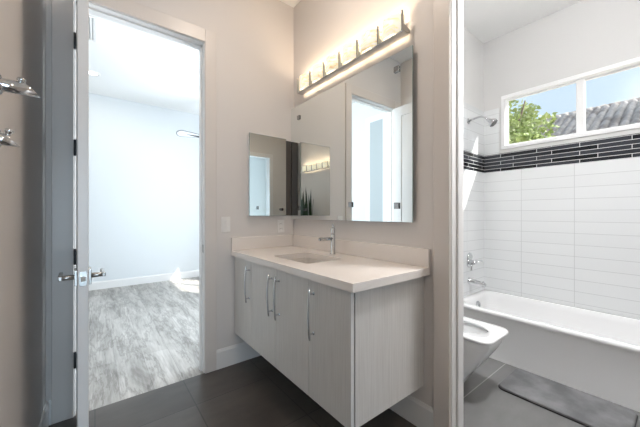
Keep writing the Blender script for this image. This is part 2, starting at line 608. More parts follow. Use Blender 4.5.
# tile cladding and the mosaic band around the tub
T = 0.010
bm = NB()
box(bm, XW - T, XW, -0.14, YS - T, 0.0, 1.640)
box(bm, XW - T, XW, BW['y1'] + 0.02, YS - T, 1.823, 2.30)
struct('trim_tile_window_wall', bm, 'tile_y')
bm = NB()
box(bm, 2.52, XW, YS - T, YS, 0.0, 1.640); box(bm, 2.52, XW, YS - T, YS, 1.823, 2.30)
struct('trim_tile_shower_wall', bm, 'tile_x')
bm = NB(); box(bm, XW - T - 0.001, XW, -0.14, YS - T - 0.001, 1.640, 1.823); struct('trim_mosaic_window_wall', bm, 'mosaic_y')
bm = NB(); box(bm, 2.52, XW, YS - T - 0.001, YS, 1.640, 1.823); struct('trim_mosaic_shower_wall', bm, 'mosaic_x')

# baseboards (profiled with a small cap step)
def baseboard_poly(face, sgn, h=0.148):
    return [(face, 0), (face + sgn * 0.014, 0), (face + sgn * 0.014, h - 0.018), (face + sgn * 0.009, h - 0.008), (face + sgn * 0.007, h), (face, h)]


bm = NB()
prism(bm, baseboard_poly(YD, -1), 'x', DX1 + 0.090, XV); struct('baseboard_back', bm, 'white_trim')
bm = NB(); prism(bm, baseboard_poly(YD, -1, 0.14), 'x', XL + 0.014, DX0 - 0.103); struct('baseboard_back_left', bm, 'white_trim')
bm = NB(); prism(bm, baseboard_poly(XV, -1), 'y', VY1 + 0.095, YD - 0.014); struct('baseboard_right', bm, 'white_trim')
bm = NB(); prism(bm, baseboard_poly(XL, 1, 0.14), 'y', 1.0, YD); struct('baseboard_left', bm, 'white_trim')
bm = NB(); prism(bm, baseboard_poly(BY, -1, 0.127), 'x', -3.0, 2.6); struct('baseboard_bedroom', bm, 'white_trim')

# casing, jamb and stops of the bedroom doorway
bm = NB()
def casing_y(bm, y0, y1):
    box(bm, DX0 - 0.103, DX0 - 0.005, y0, y1, 0, DH + 0.103, 0.003, 1)
    box(bm, DX1 + 0.005, DX1 + 0.090, y0, y1, 0, DH + 0.103, 0.003, 1)
    box(bm, DX0 - 0.005, DX1 + 0.005, y0, y1, DH + 0.005, DH + 0.103, 0.003, 1)
casing_y(bm, YD - 0.016, YD); casing_y(bm, YD + VT, YD + VT + 0.016)
struct('trim_1', bm, 'trim')
bm = NB()
box(bm, DX0 - 0.012, DX0, YD - 0.001, YD + VT + 0.001, 0, DH + 0.012)
box(bm, DX1, DX1 + 0.012, YD - 0.001, YD + VT + 0.001, 0, DH + 0.012)
box(bm, DX0, DX1, YD - 0.001, YD + VT + 0.001, DH, DH + 0.012)
box(bm, DX0, DX0 + 0.011, YD + 0.045, YD + 0.080, 0, DH)
box(bm, DX1 - 0.011, DX1, YD + 0.045, YD + 0.080, 0, DH)
box(bm, DX0, DX1, YD + 0.045, YD + 0.080, DH - 0.011, DH)
jamb = struct('trim_1_jamb', bm, 'white_trim')
bm = NB()
box(bm, DX1 - 0.0015, DX1, YD + 0.006, YD + 0.034, 0.905, 0.965, 0.0006, 1)
tag(obj('strike_plate', bm, 'nickel'), 'small satin metal strike plate set in the right jamb of the bedroom doorway', 'strike plate')
# casing, jamb and stops of the bathroom doorway
bm = NB()
def casing_x(bm, x0, x1):
    box(bm, x0, x1, VY1 + 0.005, VY1 + 0.095, 0, DH + 0.095, 0.003, 1)
    box(bm, x0, x1, VY0 - 0.095, VY0 - 0.005, 0, DH + 0.095, 0.003, 1)
    box(bm, x0, x1, VY0 - 0.005, VY1 + 0.005, DH + 0.005, DH + 0.095, 0.003, 1)
casing_x(bm, XV - 0.016, XV)
struct('trim_2', bm, 'trim')
bm = NB(); casing_x(bm, XV + VT, XV + VT + 0.016); struct('trim_2_bathroom_side', bm, 'white_trim')
bm = NB()
x0, x1 = XV - 0.001, XV + VT + 0.001
box(bm, x0, x1, VY1, VY1 + 0.012, 0, DH + 0.012, 0.002, 1); box(bm, x0, x1, VY0 - 0.012, VY0, 0, DH + 0.012, 0.002, 1)
box(bm, x0, x1, VY0, VY1, DH, DH + 0.012)
box(bm, XV + 0.045, XV + 0.082, VY1 - 0.011, VY1, 0, DH, 0.002, 1); box(bm, XV + 0.045, XV + 0.082, VY0, VY0 + 0.011, 0, DH, 0.002, 1)
box(bm, XV + 0.045, XV + 0.082, VY0, VY1, DH - 0.011, DH)
struct('trim_2_jamb', bm, 'white_trim')

# ------------------------------------------------------------------ windows
# bathroom slider
w1 = bpy.data.objects.new('window_1', None); C.objects.link(w1); w1['kind'] = 'structure'
w1.location = (XW + 0.05, (BW['y0'] + BW['y1']) / 2, BW['z0'])
def rect_frame(bm, x0, x1, y0, y1, z0, z1, w, bev=0.003):
    box(bm, x0, x1, y0, y1, z0, z0 + w, bev, 1); box(bm, x0, x1, y0, y1, z1 - w, z1, bev, 1)
    box(bm, x0, x1, y0, y0 + w, z0 + w, z1 - w, bev, 1); box(bm, x0, x1, y1 - w, y1, z0 + w, z1 - w, bev, 1)
bm = NB(); rect_frame(bm, XW - 0.012, XW + 0.085, BW['y0'], BW['y1'], BW['z0'], BW['z1'], 0.035)
obj('window_frame', bm, 'vinyl', w1)
bm = NB(); box(bm, XW + 0.025, XW + 0.075, 0.566, 0.618, BW['z0'] + 0.03, BW['z1'] - 0.03, 0.003, 1); obj('mullion', bm, 'vinyl', w1)
for ya, yb, xo in ((0.60, BW['y1'] - 0.03, 0.030), (BW['y0'] + 0.03, 0.585, 0.048)):
    bm = NB(); rect_frame(bm, XW + xo, XW + xo + 0.022, ya, yb, BW['z0'] + 0.03, BW['z1'] - 0.03, 0.022); sash = obj('sash', bm, 'vinyl', w1)
    bm = NB(); box(bm, XW + xo + 0.009, XW + xo + 0.013, ya + 0.015, yb - 0.015, BW['z0'] + 0.045, BW['z1'] - 0.045); obj('pane', bm, 'glass', sash)
# bedroom window (out of frame, it lets the sun in)
w2 = bpy.data.objects.new('window_2', None); C.objects.link(w2); w2['kind'] = 'structure'
w2.location = (2.68, 3.28, WZ0)
bm = NB(); rect_frame(bm, 2.66, 2.73, WY0, WY1, WZ0, WZ1, 0.03); obj('window_frame', bm, 'vinyl', w2)
bm = NB(); box(bm, 2.67, 2.72, 3.30, 3.35, WZ0 + 0.03, WZ1 - 0.03); obj('mullion', bm, 'vinyl', w2)

# ------------------------------------------------------------------ door leaf, open towards us
HP = Vector((DX0 + 0.006, YD - 0.021, 0))       # hinge line
door = bpy.data.objects.new('door_1', None); C.objects.link(door); door['kind'] = 'structure'
tag(door, 'white panel door swung open edge-on at the left of the bedroom doorway', 'door')
door.location = HP
DL, DT = 0.708, 0.036
def dbox(bm, u0, u1, t0, t1, z0, z1, bev=0.0):      # u runs from hinge to latch edge, t from left face to right face
    box(bm, HP.x + t0, HP.x + t1, HP.y - u1, HP.y - u0, z0, z1, bev, 1)
bm = NB()
z0, z1 = 0.012, DH - 0.004
st = 0.115
dbox(bm, 0, st, 0, DT, z0, z1, 0.002); dbox(bm, DL - st, DL, 0, DT, z0, z1, 0.002)
dbox(bm, st, DL - st, 0, DT, z0, z0 + 0.2, 0.002); dbox(bm, st, DL - st, 0, DT, z1 - st, z1, 0.002)
dbox(bm, st, DL - st, 0, DT, 0.92, 1.035, 0.002)
dbox(bm, st, DL - st, 0.010, DT - 0.010, z0 + 0.2, z1 - st)
obj('door_panel', bm, 'door', door)
for hz in (2.217, 1.588, 0.945, 0.336):
    bm = NB()
    box(bm, HP.x - 0.0015, HP.x + 0.002, HP.y - 0.034, HP.y + 0.0, hz - 0.045, hz + 0.045)
    box(bm, DX0 - 0.001, DX0 + 0.0015, HP.y + 0.006, HP.y + 0.045, hz - 0.045, hz + 0.045)
    cyl(bm, (HP.x - 0.006, HP.y + 0.003, hz - 0.047), (HP.x - 0.006, HP.y + 0.003, hz + 0.047), 0.0065, seg=12)
    obj('hinge', bm, 'hinge', door)
LZ, LU = 0.935, DL - 0.062
for sgn, t in ((-1, 0.0), (1, DT)):
    bm = NB()
    y = HP.y - LU; x = HP.x + t
    box(bm, min(x, x + sgn * 0.010), max(x, x + sgn * 0.010), y - 0.033, y + 0.033, LZ - 0.033, LZ + 0.033, 0.002)
    ro = obj('lever_handle', bm, 'nickel', door)
    bm = NB()
    cyl(bm, (x + sgn * 0.008, y, LZ), (x + sgn * 0.056, y, LZ), 0.0105, 0.0095)
    box(bm, min(x + sgn * 0.046, x + sgn * 0.060), max(x + sgn * 0.046, x + sgn * 0.060), y - 0.014, y + 0.112, LZ - 0.009, LZ + 0.009, 0.003)
    obj('lever', bm, 'nickel', ro)
bm = NB()
box(bm, HP.x + 0.006, HP.x + DT - 0.006, HP.y - DL - 0.0012, HP.y - DL + 0.001, LZ - 0.029, LZ + 0.029, 0.0005, 1)
lp = obj('latch_plate', bm, 'nickel', door)
bm = NB(); prism(bm, [(HP.x + 0.010, HP.y - DL), (HP.x + 0.026, HP.y - DL), (HP.x + 0.026, HP.y - DL - 0.004), (HP.x + 0.010, HP.y - DL - 0.011)], 'z', LZ - 0.010, LZ + 0.010)
obj('latch_bolt', bm, 'chrome', lp)
door.rotation_euler.z = math.radians(2.45)

# ------------------------------------------------------------------ vanity
VX, VE, VB, VTOP = 0.880, 0.908, 0.247, 0.866       # door face, right side, underside, top of the cabinet
van = thing('vanity_cabinet', (1.16, 1.57, VB), 'pale grained wall-hung vanity cabinet with four doors and chrome handles', 'cabinet')
bm = NB()
cx0, cx1, cy0, cy1 = VX + 0.027, XV - 0.003, VE + 0.020, YD - 0.003
box(bm, cx0, cx1, cy0, cy1, VB, VB + 0.018)
box(bm, cx1 - 0.012, cx1, cy0, cy1, VB + 0.018, VTOP - 0.001)
box(bm, cx0, cx1 - 0.012, cy0, cy0 + 0.016, VB + 0.018, VTOP - 0.001)
box(bm, cx0, cx1 - 0.012, cy1 - 0.016, cy1, VB + 0.018, VTOP - 0.001)
box(bm, cx0, cx0 + 0.018, cy0 + 0.016, cy1 - 0.016, VTOP - 0.07, VTOP - 0.001)
box(bm, cx0, cx1 - 0.012, 1.568, 1.584, VB + 0.018, 0.72)
obj('carcass', bm, 'laminate', van)
bm = NB(); box(bm, VX + 0.026, XV - 0.003, VE, VE + 0.0195, VB - 0.001, VTOP - 0.0005, 0.001, 1); obj('side_panel', bm, 'laminate', van)
gaps = [VE, 1.226, 1.576, 1.912, YD - 0.004]
hy = [1.226 - 0.046, 1.576 - 0.046, 1.576 + 0.040, 1.912 + 0.044]
for i in range(4):
    ya, yb = gaps[i] + 0.0018, gaps[i + 1] - 0.0018
    bm = NB(); box(bm, VX, VX + 0.019, ya, yb, VB, VTOP - 0.004, 0.0012, 1)
    d = obj('cabinet_door', bm, 'laminate', van)
    if i == 0:
        bm = NB(); box(bm, VX + 0.0006, VX + 0.0186, ya - 0.0006, ya + 0.001, VB + 0.0006, VTOP - 0.0046); obj('edge_band', bm, 'lam_edge', d)
    bm = NB()
    y = hy[i]; pts = []
    for k in range(15):
        s = k / 14.0
        pts.append((VX - 0.026 - 0.010 * math.sin(PI * s), y, 0.560 + s * 0.262))
    tube(bm, pts, [0.0045] + [0.0058] * 13 + [0.0045], 12)
    for zz in (0.590, 0.792):
        cyl(bm, (VX, y, zz), (VX - 0.032, y, zz), 0.0055, 0.0045, 12)
        cyl(bm, (VX, y, zz), (VX - 0.004, y, zz), 0.009, 0.009, 14)
    obj('handle', bm, 'chrome', d)

# worktop with the sink cut-out, plus upstands
CX0, CX1, CY0, CY1 = 0.8537, XV, 0.8705, YD
SX0, SX1, SY0, SY1 = 0.975, 1.270, 1.375, 1.790
top = thing('countertop', (1.15, 1.56, VTOP), 'cream quartz vanity top with low upstands and a sink cut-out', 'countertop')
bm = NB()
o_lo, o_mid, o_hi, o_in = (rrect(CX0 + e, CX1, CY0 + e, CY1, r_) for e, r_ in ((0, .003), (0, .003), (0.002, .003), (0.002, .003)))
i_in = rrect(SX0, SX1, SY0, SY1, 0.035)
loft(bm, [ring_z(i_in, VTOP), ring_z(o_lo, VTOP), ring_z(o_mid, 0.904), ring_z(o_hi, 0.906), ring_z(i_in, 0.906), ring_z(i_in, VTOP)], smooth=False)
bmesh.ops.remove_doubles(bm, verts=bm.verts, dist=1e-5)
obj('slab', bm, 'quartz', top)
bm = NB(); box(bm, XV - 0.020, XV, CY0, YD, 0.9062, 1.008, 0.0015, 1); obj('backsplash', bm, 'quartz', top)
bm = NB(); box(bm, CX0, XV - 0.0205, YD - 0.020, YD, 0.9062, 1.008, 0.0015, 1); obj('backsplash', bm, 'quartz', top)

sk = thing('sink', ((SX0 + SX1) / 2, (SY0 + SY1) / 2, 0.74), 'rectangular white undermount sink sunk in the cream vanity top', 'sink')
bm = NB()
def rr_in(e, r_): return rrect(SX0 + e, SX1 - e, SY0 + e, SY1 - e, r_)
loft(bm, [ring_z(rr_in(-0.02, .04), VTOP - 0.008), ring_z(rr_in(-0.02, .04), VTOP - 0.0005), ring_z(rr_in(-0.004, .038), VTOP - 0.0005), ring_z(rr_in(0.0, .04), VTOP - 0.012),
          ring_z(rr_in(0.012, .05), 0.78), ring_z(rr_in(0.035, .05), 0.752), ring_z(rr_in(0.09, .05), 0.745)], cap1=True)
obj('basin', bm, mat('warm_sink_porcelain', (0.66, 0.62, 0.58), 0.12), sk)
bm = NB(); lathe(bm, (1.13, 1.582, 0.7455), (0, 0, 1), [(0, 0.0), (0, 0.026), (0.003, 0.026), (0.004, 0.020), (0.002, 0.018), (0.002, 0)]); obj('drain', bm, 'chrome', sk)

FX, FY = 1.352, 1.582
fa = thing('basin_faucet', (FX, FY, 0.906), 'chrome single-lever faucet standing behind the vanity sink', 'faucet')
bm = NB()
lathe(bm, (FX, FY, 0.906), (0, 0, 1), [(0, 0), (0, 0.026), (0.004, 0.026), (0.007, 0.0185), (0.010, 0.0165), (0.142, 0.0165), (0.146, 0.0145), (0.146, 0)])
obj('body', bm, 'chrome', fa)
bm = NB()
n = 18
# open trough spout, a rounded channel that runs forward from the column
def spout_ring(x, r, rz):
    out = []
    for k in range(n):
        a = 2 * PI * k / n
        out.append((x, FY + math.cos(a) * r, 1.020 + math.sin(a) * rz))
    return out
loft(bm, [spout_ring(FX - 0.010, 0.0125, 0.0115), spout_ring(FX - 0.120, 0.0155, 0.0125), spout_ring(FX - 0.122, 0.0150, 0.012), spout_ring(FX - 0.121, 0.0128, 0.0098), spout_ring(FX - 0.07, 0.011, 0.009)], cap0=True)
obj('spout', bm, 'chrome', fa)
bm = NB(); cyl(bm, (FX - 0.074, FY, 1.020), (FX - 0.078, FY, 1.020), 0.0105, 0.0105); obj('spout_mouth', bm, 'dark_hole', fa, label='dark open mouth of the spout')
bm = NB()
lathe(bm, (FX, FY, 1.0535), (0, 0, 1), [(0, 0), (0, 0.0150), (0.003, 0.0165), (0.040, 0.0155), (0.042, 0.0130), (0.042, 0)])
tube(bm, [(FX + 0.004, FY, 1.085), (FX + 0.002, FY, 1.105), (FX - 0.003, FY, 1.123)], [0.009, 0.0075, 0.006], 12)
obj('lever', bm, 'chrome', fa)

# ------------------------------------------------------------------ mirrors
MY0, MY1, MZ0, MZ1 = 0.963, YD - 0.004, 1.149, 2.151
wm = thing('wall_mirror', (XV, 1.6, MZ0), 'large frameless mirror on standoffs above the vanity top', 'mirror')
bm = NB(); box(bm, XV - 0.0295, XV - 0.024, MY0, MY1, MZ0, MZ1); obj('mirror_backing', bm, 'glass_edge', wm)
bm = NB(); box(bm, XV - 0.031, XV - 0.0297, MY0 + 0.0005, MY1 - 0.0005, MZ0 + 0.0005, MZ1 - 0.0005); obj('mirror_glass', bm, 'mirror', wm)
for y, z in ((2.112, 2.042), (1.069, 2.054), (1.069, 1.246), (2.112, 1.246), (1.46, 1.262)):
    bm = NB()
    box(bm, XV - 0.041, XV - 0.0312, y - 0.018, y + 0.018, z - 0.018, z + 0.018, 0.002, 1)
    cyl(bm, (XV - 0.0238, y, z), (XV, y, z), 0.009, 0.009, 14)
    obj('standoff', bm, M['dark_nickel'], wm)

mc = thing('medicine_cabinet', (1.16, YD, 1.18), 'small mirrored cabinet on the wall between doorway and large mirror', 'cabinet')
CYF = YD - 0.048
bm = NB(); box(bm, 0.992, 1.330, CYF + 0.006, YD, 1.184, 1.852); obj('body', bm, 'plastic', mc)
bm = NB(); box(bm, 0.986, 1.334, CYF, CYF + 0.005, 1.180, 1.857); obj('door', bm, 'glass_edge', mc)
md = mc.children[-1]
bm = NB(); box(bm, 0.9885, 1.3315, CYF - 0.0012, CYF - 0.0002, 1.1825, 1.8545); obj('mirror_glass', bm, 'mirror', md)
bm = NB(); lathe(bm, (1.285, CYF - 0.001, 1.236), (0, -1, 0), [(0, 0), (0, 0.008), (0.006, 0.007), (0.010, 0.012), (0.018, 0.012), (0.019, 0.010), (0.019, 0)]); obj('knob', bm, 'hinge', md)
bm = NB(); box(bm, 1.340, 1.409, YD - 0.010, YD, 1.182, 1.855, 0.001, 1); obj('shadow_strip', bm, 'wall_shadow', mc, label='dark strip painted as the wall shadow beside the mirrored door')  # shadow on the wall put in as a dark strip

# ------------------------------------------------------------------ vanity light
LY0, LY1, LB = 1.005, 2.075, 2.236
vl = thing('vanity_light', (XV, (LY0 + LY1) / 2, LB), 'chrome bar light with six glowing alabaster shades above the large mirror', 'light fixture', 'six-shade bar lights')
bm = NB(); box(bm, XV - 0.012, XV, LY0 + 0.02, LY1 - 0.02, LB + 0.020, LB + 0.085, 0.003, 1); obj('back_plate', bm, 'chrome', vl)
bm = NB(); box(bm, XV - 0.075, XV - 0.015, LY0 - 0.005, LY1 + 0.005, LB - 0.006, LB + 0.003, 0.002, 1); obj('rail', bm, 'chrome', vl)
step = (LY1 - LY0) / 6
for i in range(7):
    y = LY0 + i * step
    bm = NB()
    prism(bm, [(XV - 0.074, LB + 0.002), (XV - 0.0, LB + 0.012), (XV - 0.0, LB + 0.03), (XV - 0.056, LB + 0.045), (XV - 0.062, LB + 0.118), (XV - 0.074, LB + 0.118)], 'y', y - 0.0045, y + 0.0045, 0.001)
    obj('bracket', bm, 'nickel', vl)
for i in range(6):
    yc = LY0 + (i + 0.5) * step
    bm = NB()
    outer, inner = [], []
    K = 20
    for k in range(K + 1):
        a = PI * k / K
        outer.append((XV - 0.014 - 0.078 * math.sin(a) ** 0.75, yc - math.cos(a) * 0.074))
        inner.append((XV - 0.014 - 0.073 * math.sin(a) ** 0.75, yc - math.cos(a) * 0.069))
    poly = outer + inner[::-1]
    A = [bm.verts.new((x, y, LB + 0.005)) for x, y in poly]; B = [bm.verts.new((x, y, LB + 0.116)) for x, y in poly]
    for k in range(len(poly)):
        j = (k + 1) % len(poly)
        bm.faces.new((A[k], A[j], B[j], B[k])).smooth = True
    for k in range(K):
        q = len(poly) - 1 - k
        bm.faces.new((A[k], A[k + 1], A[q - 1], A[q])); bm.faces.new((B[k], B[k + 1], B[q - 1], B[q]))
    sh = obj('shade', bm, 'shade', vl)
    d = bpy.data.lights.new('bulb_light', 'POINT'); d.energy = 2.3; d.color = (1.0, 0.76, 0.52); d.shadow_soft_size = 0.02
    bl = bpy.data.objects.new('bulb_light', d); C.objects.link(bl); bl.parent = vl
    bl.location = Vector((XV - 0.045, yc, LB + 0.080)) - vl.location
vl2 = copy_tree(vl)
vl2.location = (-0.80, -0.28, 2.10); vl2.rotation_euler.z = PI
vl2['label'] = 'twin six-shade bar light on the opposite wall, seen reflected in the small mirrored cabinet'

# ------------------------------------------------------------------ switch, outlet, hooks, strike
sw = thing('light_switch', (0.81, YD, 1.05), 'white double light switch plate between doorway casing and vanity', 'light switch')
bm = NB(); box(bm, 0.775, 0.846, YD - 0.006, YD, 1.055, 1.175, 0.002, 2); obj('plate', bm, 'plastic', sw)
for xx in (0.7965, 0.8245):
    bm = NB(); prism(bm, [(YD - 0.006, 1.082), (YD - 0.007, 1.082), (YD - 0.0105, 1.148), (YD - 0.006, 1.148)], 'x', xx - 0.0105, xx + 0.0105, 0.0006); obj('rocker', bm, 'plastic', sw)
ou = thing('wall_outlet', (1.305, YD, 1.03), 'white wall outlet just above the upstand under the mirrored cabinet', 'outlet')
bm = NB(); box(bm, 1.270, 1.340, YD - 0.006, YD, 1.030, 1.145, 0.002, 2); obj('plate', bm, 'plastic', ou)
for zz in (1.066, 1.109):
    bm = NB(); box(bm, 1.288, 1.322, YD - 0.008, YD - 0.005, zz - 0.015, zz + 0.015, 0.003, 1); rc = obj('receptacle', bm, 'plastic', ou)
    bm = NB()
    box(bm, 1.2965, 1.2985, YD - 0.0084, YD - 0.0078, zz - 0.004, zz + 0.007); box(bm, 1.3115, 1.3135, YD - 0.0084, YD - 0.0078, zz - 0.004, zz + 0.007)
    obj('slots', bm, 'dark_hole', rc)

def hook(y, z, xt, label):
    h = thing('robe_hook', (XL, y, z), label, 'hook', 'chrome robe hooks')
    bm = NB(); lathe(bm, (XL, y, z), (1, 0, 0), [(0, 0), (0, 0.029), (0.006, 0.029), (0.008, 0.026), (0.008, 0)]); obj('wall_flange', bm, 'chrome', h)
    # post whose end is cut on a slant
    bm = NB(); rr = 0.0185; nn = 24; a_, b_ = [], []
    for k in range(nn):
        t = 2 * PI * k / nn
        zz = math.sin(t) * rr
        a_.append((XL + 0.006, y + math.cos(t) * rr, z + zz))
        b_.append((xt - 0.012 - zz * 1.0, y + math.cos(t) * rr, z + zz))
    loft(bm, [a_, b_], cap1=True); obj('post', bm, 'chrome', h)
    bm = NB(); lathe(bm, (XL + (xt - XL) * 0.55, y, z + 0.012), (0.25, 0, 1), [(0, 0.006), (0.006, 0.0065), (0.009, 0.010), (0.016, 0.010), (0.018, 0.007), (0.018, 0)]); obj('knob', bm, 'chrome', h)
    return h
hook(1.215, 1.570, -0.137, 'longer chrome robe hook, the upper one on the wall left of the open door')
hook(1.20, 1.412, -0.177, 'shorter chrome robe hook, the lower one on the wall left of the open door')

# ------------------------------------------------------------------ bathtub
TX0, TX1, TY0, TY1, TR = 2.590, XW - T - 0.001, -0.138, YS - T - 0.001, 0.385
tub = thing('bathtub', (2.95, 0.62, 0), 'white alcove bathtub under the bathroom window', 'bathtub')
bm = NB()
def trr(a, b_, c, d_, r_): return rrect(TX0 + a, TX1 - b_, TY0 + c, TY1 - d_, r_, 8)
loft(bm, [ring_z(trr(0.004, 0, 0, 0, .01), 0.0), ring_z(trr(0.012, 0, 0, 0, .01), TR - 0.045), ring_z(trr(0.004, 0, 0, 0, .012), TR - 0.030), ring_z(trr(0.0, 0, 0, 0, .012), TR - 0.018),
          ring_z(trr(0.002, 0, 0, 0, .012), TR - 0.006), ring_z(trr(0.010, 0.004, 0.004, 0.004, .014), TR),
          ring_z(trr(0.055, 0.045, 0.08, 0.060, .11), TR + 0.001), ring_z(trr(0.068, 0.055, 0.10, 0.070, .11), TR - 0.008),
          ring_z(trr(0.078, 0.064, 0.13, 0.080, .11), TR - 0.045), ring_z(trr(0.110, 0.095, 0.24, 0.112, .12), 0.13),
          ring_z(trr(0.135, 0.120, 0.29, 0.140, .12), 0.085), ring_z(trr(0.18, 0.165, 0.36, 0.19, .11), 0.075)], cap1=True)
obj('shell', bm, 'acrylic', tub)
TCX = 2.965
oy = TY1 - 0.087
bm = NB(); lathe(bm, (TCX, oy, 0.305), (0, -1, 0.14), [(-0.004, 0), (-0.004, 0.036), (0.006, 0.036), (0.012, 0.031), (0.013, 0)]); box(bm, TCX - 0.006, TCX + 0.006, oy - 0.026, oy - 0.008, 0.290, 0.320, 0.003, 1); obj('overflow_plate', bm, 'chrome', tub)
bm = NB(); lathe(bm, (TCX, TY1 - 0.26, 0.0755), (0, 0, 1), [(0, 0), (0, 0.032), (0.003, 0.031), (0.004, 0)]); obj('drain', bm, 'chrome', tub)

YT = YS - T
sp = thing('tub_spout', (TCX, YT, 0.50), 'chrome tub spout on the tiled wall above the bathtub end', 'faucet')
bm = NB()
def sp_ring(y, zc, rx, rz): return [(TCX + math.cos(2 * PI * k / 20) * rx, y, zc + math.sin(2 * PI * k / 20) * rz) for k in range(20)]
loft(bm, [sp_ring(YT, 0.525, 0.030, 0.030), sp_ring(YT - 0.008, 0.525, 0.030, 0.030), sp_ring(YT - 0.012, 0.525, 0.025, 0.027), sp_ring(YT - 0.09, 0.521, 0.021, 0.021), sp_ring(YT - 0.145, 0.514, 0.020, 0.020), sp_ring(YT - 0.160, 0.511, 0.014, 0.014)], cap0=True, cap1=True)
cyl(bm, (TCX, YT - 0.138, 0.508), (TCX, YT - 0.138, 0.484), 0.016, 0.015)
obj('body', bm, 'chrome', sp)
bm = NB(); cyl(bm, (TCX, YT - 0.138, 0.530), (TCX, YT - 0.138, 0.545), 0.005, 0.006, 12); obj('diverter_knob', bm, 'chrome', sp)

va = thing('shower_valve', (TCX, YT, 0.66), 'chrome shower valve with cross lever above the tub spout', 'faucet')
bm = NB()
lathe(bm, (TCX + 0.015, YT, 0.755), (0, -1, 0), [(0, 0), (0, 0.052), (0.006, 0.050), (0.010, 0.044), (0.012, 0)])
lathe(bm, (TCX, YT, 0.705), (0, -1, 0), [(0, 0), (0, 0.045), (0.010, 0.043), (0.014, 0.036), (0.014, 0)])
obj('escutcheon', bm, 'chrome', va)
bm = NB()
lathe(bm, (TCX, YT - 0.012, 0.712), (0, -1, 0), [(0, 0.026), (0.03, 0.024), (0.055, 0.020), (0.062, 0.012), (0.062, 0)])
tube(bm, [(TCX, YT - 0.040, 0.722), (TCX + 0.03, YT - 0.075, 0.728), (TCX + 0.045, YT - 0.115, 0.728)], [0.010, 0.008, 0.0095], 12)
tube(bm, [(TCX - 0.01, YT - 0.035, 0.705), (TCX - 0.045, YT - 0.050, 0.690), (TCX - 0.058, YT - 0.052, 0.640)], [0.010, 0.008, 0.009], 12)
obj('handle', bm, 'chrome', va)

shx, shz = 2.955, 2.125
sh = thing('overhead_shower', (shx, YT, shz), 'chrome shower head on a bent arm beside the bathroom window', 'shower head')
bm = NB(); lathe(bm, (shx, YT, shz), (0, -1, 0), [(0, 0), (0, 0.030), (0.005, 0.028), (0.010, 0.014), (0.010, 0)]); obj('wall_flange', bm, 'chrome', sh)
bm = NB()
pts = [(shx, YT - 0.005, shz), (shx, YT - 0.06, shz + 0.012), (shx, YT - 0.105, shz + 0.016), (shx, YT - 0.135, shz + 0.010), (shx, YT - 0.165, shz - 0.010), (shx, YT - 0.185, shz - 0.028)]
tube(bm, pts, 0.0095, 14); obj('arm', bm, 'chrome', sh)
bm = NB()
ax = Vector((0.02, -0.72, -0.70))
lathe(bm, (shx, YT - 0.182, shz - 0.024), ax, [(0, 0), (0, 0.014), (0.014, 0.018), (0.022, 0.016), (0.030, 0.022), (0.060, 0.040), (0.072, 0.042), (0.076, 0.039), (0.076, 0)])
hd = obj('head', bm, 'chrome', sh)
bm = NB()
p = Vector((shx, YT - 0.182, shz - 0.024)) + ax.normalized() * 0.0765
lathe(bm, p, ax, [(0, 0), (0, 0.034), (0.003, 0.033), (0.003, 0)]); obj('spray_face', bm, 'pot', hd)

# ------------------------------------------------------------------ toilet
TCX0 = 2.022
to = thing('toilet', (TCX0, 1.05, 0), 'white skirted toilet with squared open seat beside the bathtub', 'toilet')
def tr(hw, y0, y1, rf, rb=0.03): return rrect(TCX0 - hw, TCX0 + hw, y0, y1, (rf, rf, rb, rb), 8)
bm = NB()
YB = YS - 0.012
secs = [(0.0, .118, .985, .07), (0.012, .120, .98, .07), (0.10, .126, .925, .075), (0.20, .140, .855, .08), (0.29, .155, .795, .085), (0.345, .165, .765, .085), (0.385, .168, .757, .085), (0.400, .166, .760, .085)]
rings = [ring_z(tr(hw, y0, YB, rf), z) for z, hw, y0, rf in secs]
def oval(hw, y0, y1, z):
    ref = tr(.166, .76, YB, .085)
    out = []
    cy, hy_ = (y0 + y1) / 2, (y1 - y0) / 2
    n_ = len(ref)
    for i in range(n_):
        a = PI * 1.0 + 2 * PI * (i + 0.5 - 4) / n_
        out.append((TCX0 + math.cos(a + PI / 4) * hw, cy + math.sin(a + PI / 4) * hy_, z))
    return out
rings += [oval(.120, .800, 1.16, 0.400), oval(.114, .812, 1.15, 0.380), oval(.088, .87, 1.11, 0.27), oval(.05, .93, 1.05, 0.20)]
loft(bm, rings, cap0=True, cap1=True)
obj('bowl', bm, 'porcelain', to)
bm = NB()
rw = oval(.083, .876, 1.104, 0.262)
f_ = bm.faces.new([bm.verts.new(q) for q in rw]); obj('water', bm, 'water', to)
bm = NB()
so = lambda e, z: ring_z(rrect(TCX0 - .180 + e, TCX0 + .180 - e, .733 + e, 1.205 - e, (.075, .075, .03, .03), 8), z)
loft(bm, [oval(.116, .808, 1.150, 0.4015), so(0.004, 0.4015), so(0, 0.406), so(0, 0.418), so(0.004, 0.423), oval(.112, .812, 1.146, 0.423), oval(.110, .815, 1.143, 0.414), oval(.116, .808, 1.150, 0.4015)])
bmesh.ops.remove_doubles(bm, verts=bm.verts, dist=1e-5)
obj('seat', bm, 'porcelain', to)
bm = NB()
t_ = bmesh.new()
lo = rrect(TCX0 - .17, TCX0 + .17, 0.42, 0.86, (.03, .03, .075, .075), 8)
loft(t_, [[(x, 1.165 + (z - .42) * 0.07, z) for x, z in lo], [(x, 1.182 + (z - .42) * 0.07, z) for x, z in lo]], cap0=True, cap1=True, smooth=False); merge(bm, t_)
obj('lid', bm, 'porcelain', to)
bm = NB(); box(bm, TCX0 - .18, TCX0 + .18, 1.215, YB, 0.4005, 0.78, 0.02, 3); obj('tank', bm, 'porcelain', to)
bm = NB(); box(bm, TCX0 - .186, TCX0 + .186, 1.209, YB, 0.7805, 0.805, 0.008, 2); tl = obj('tank_lid', bm, 'porcelain', to)
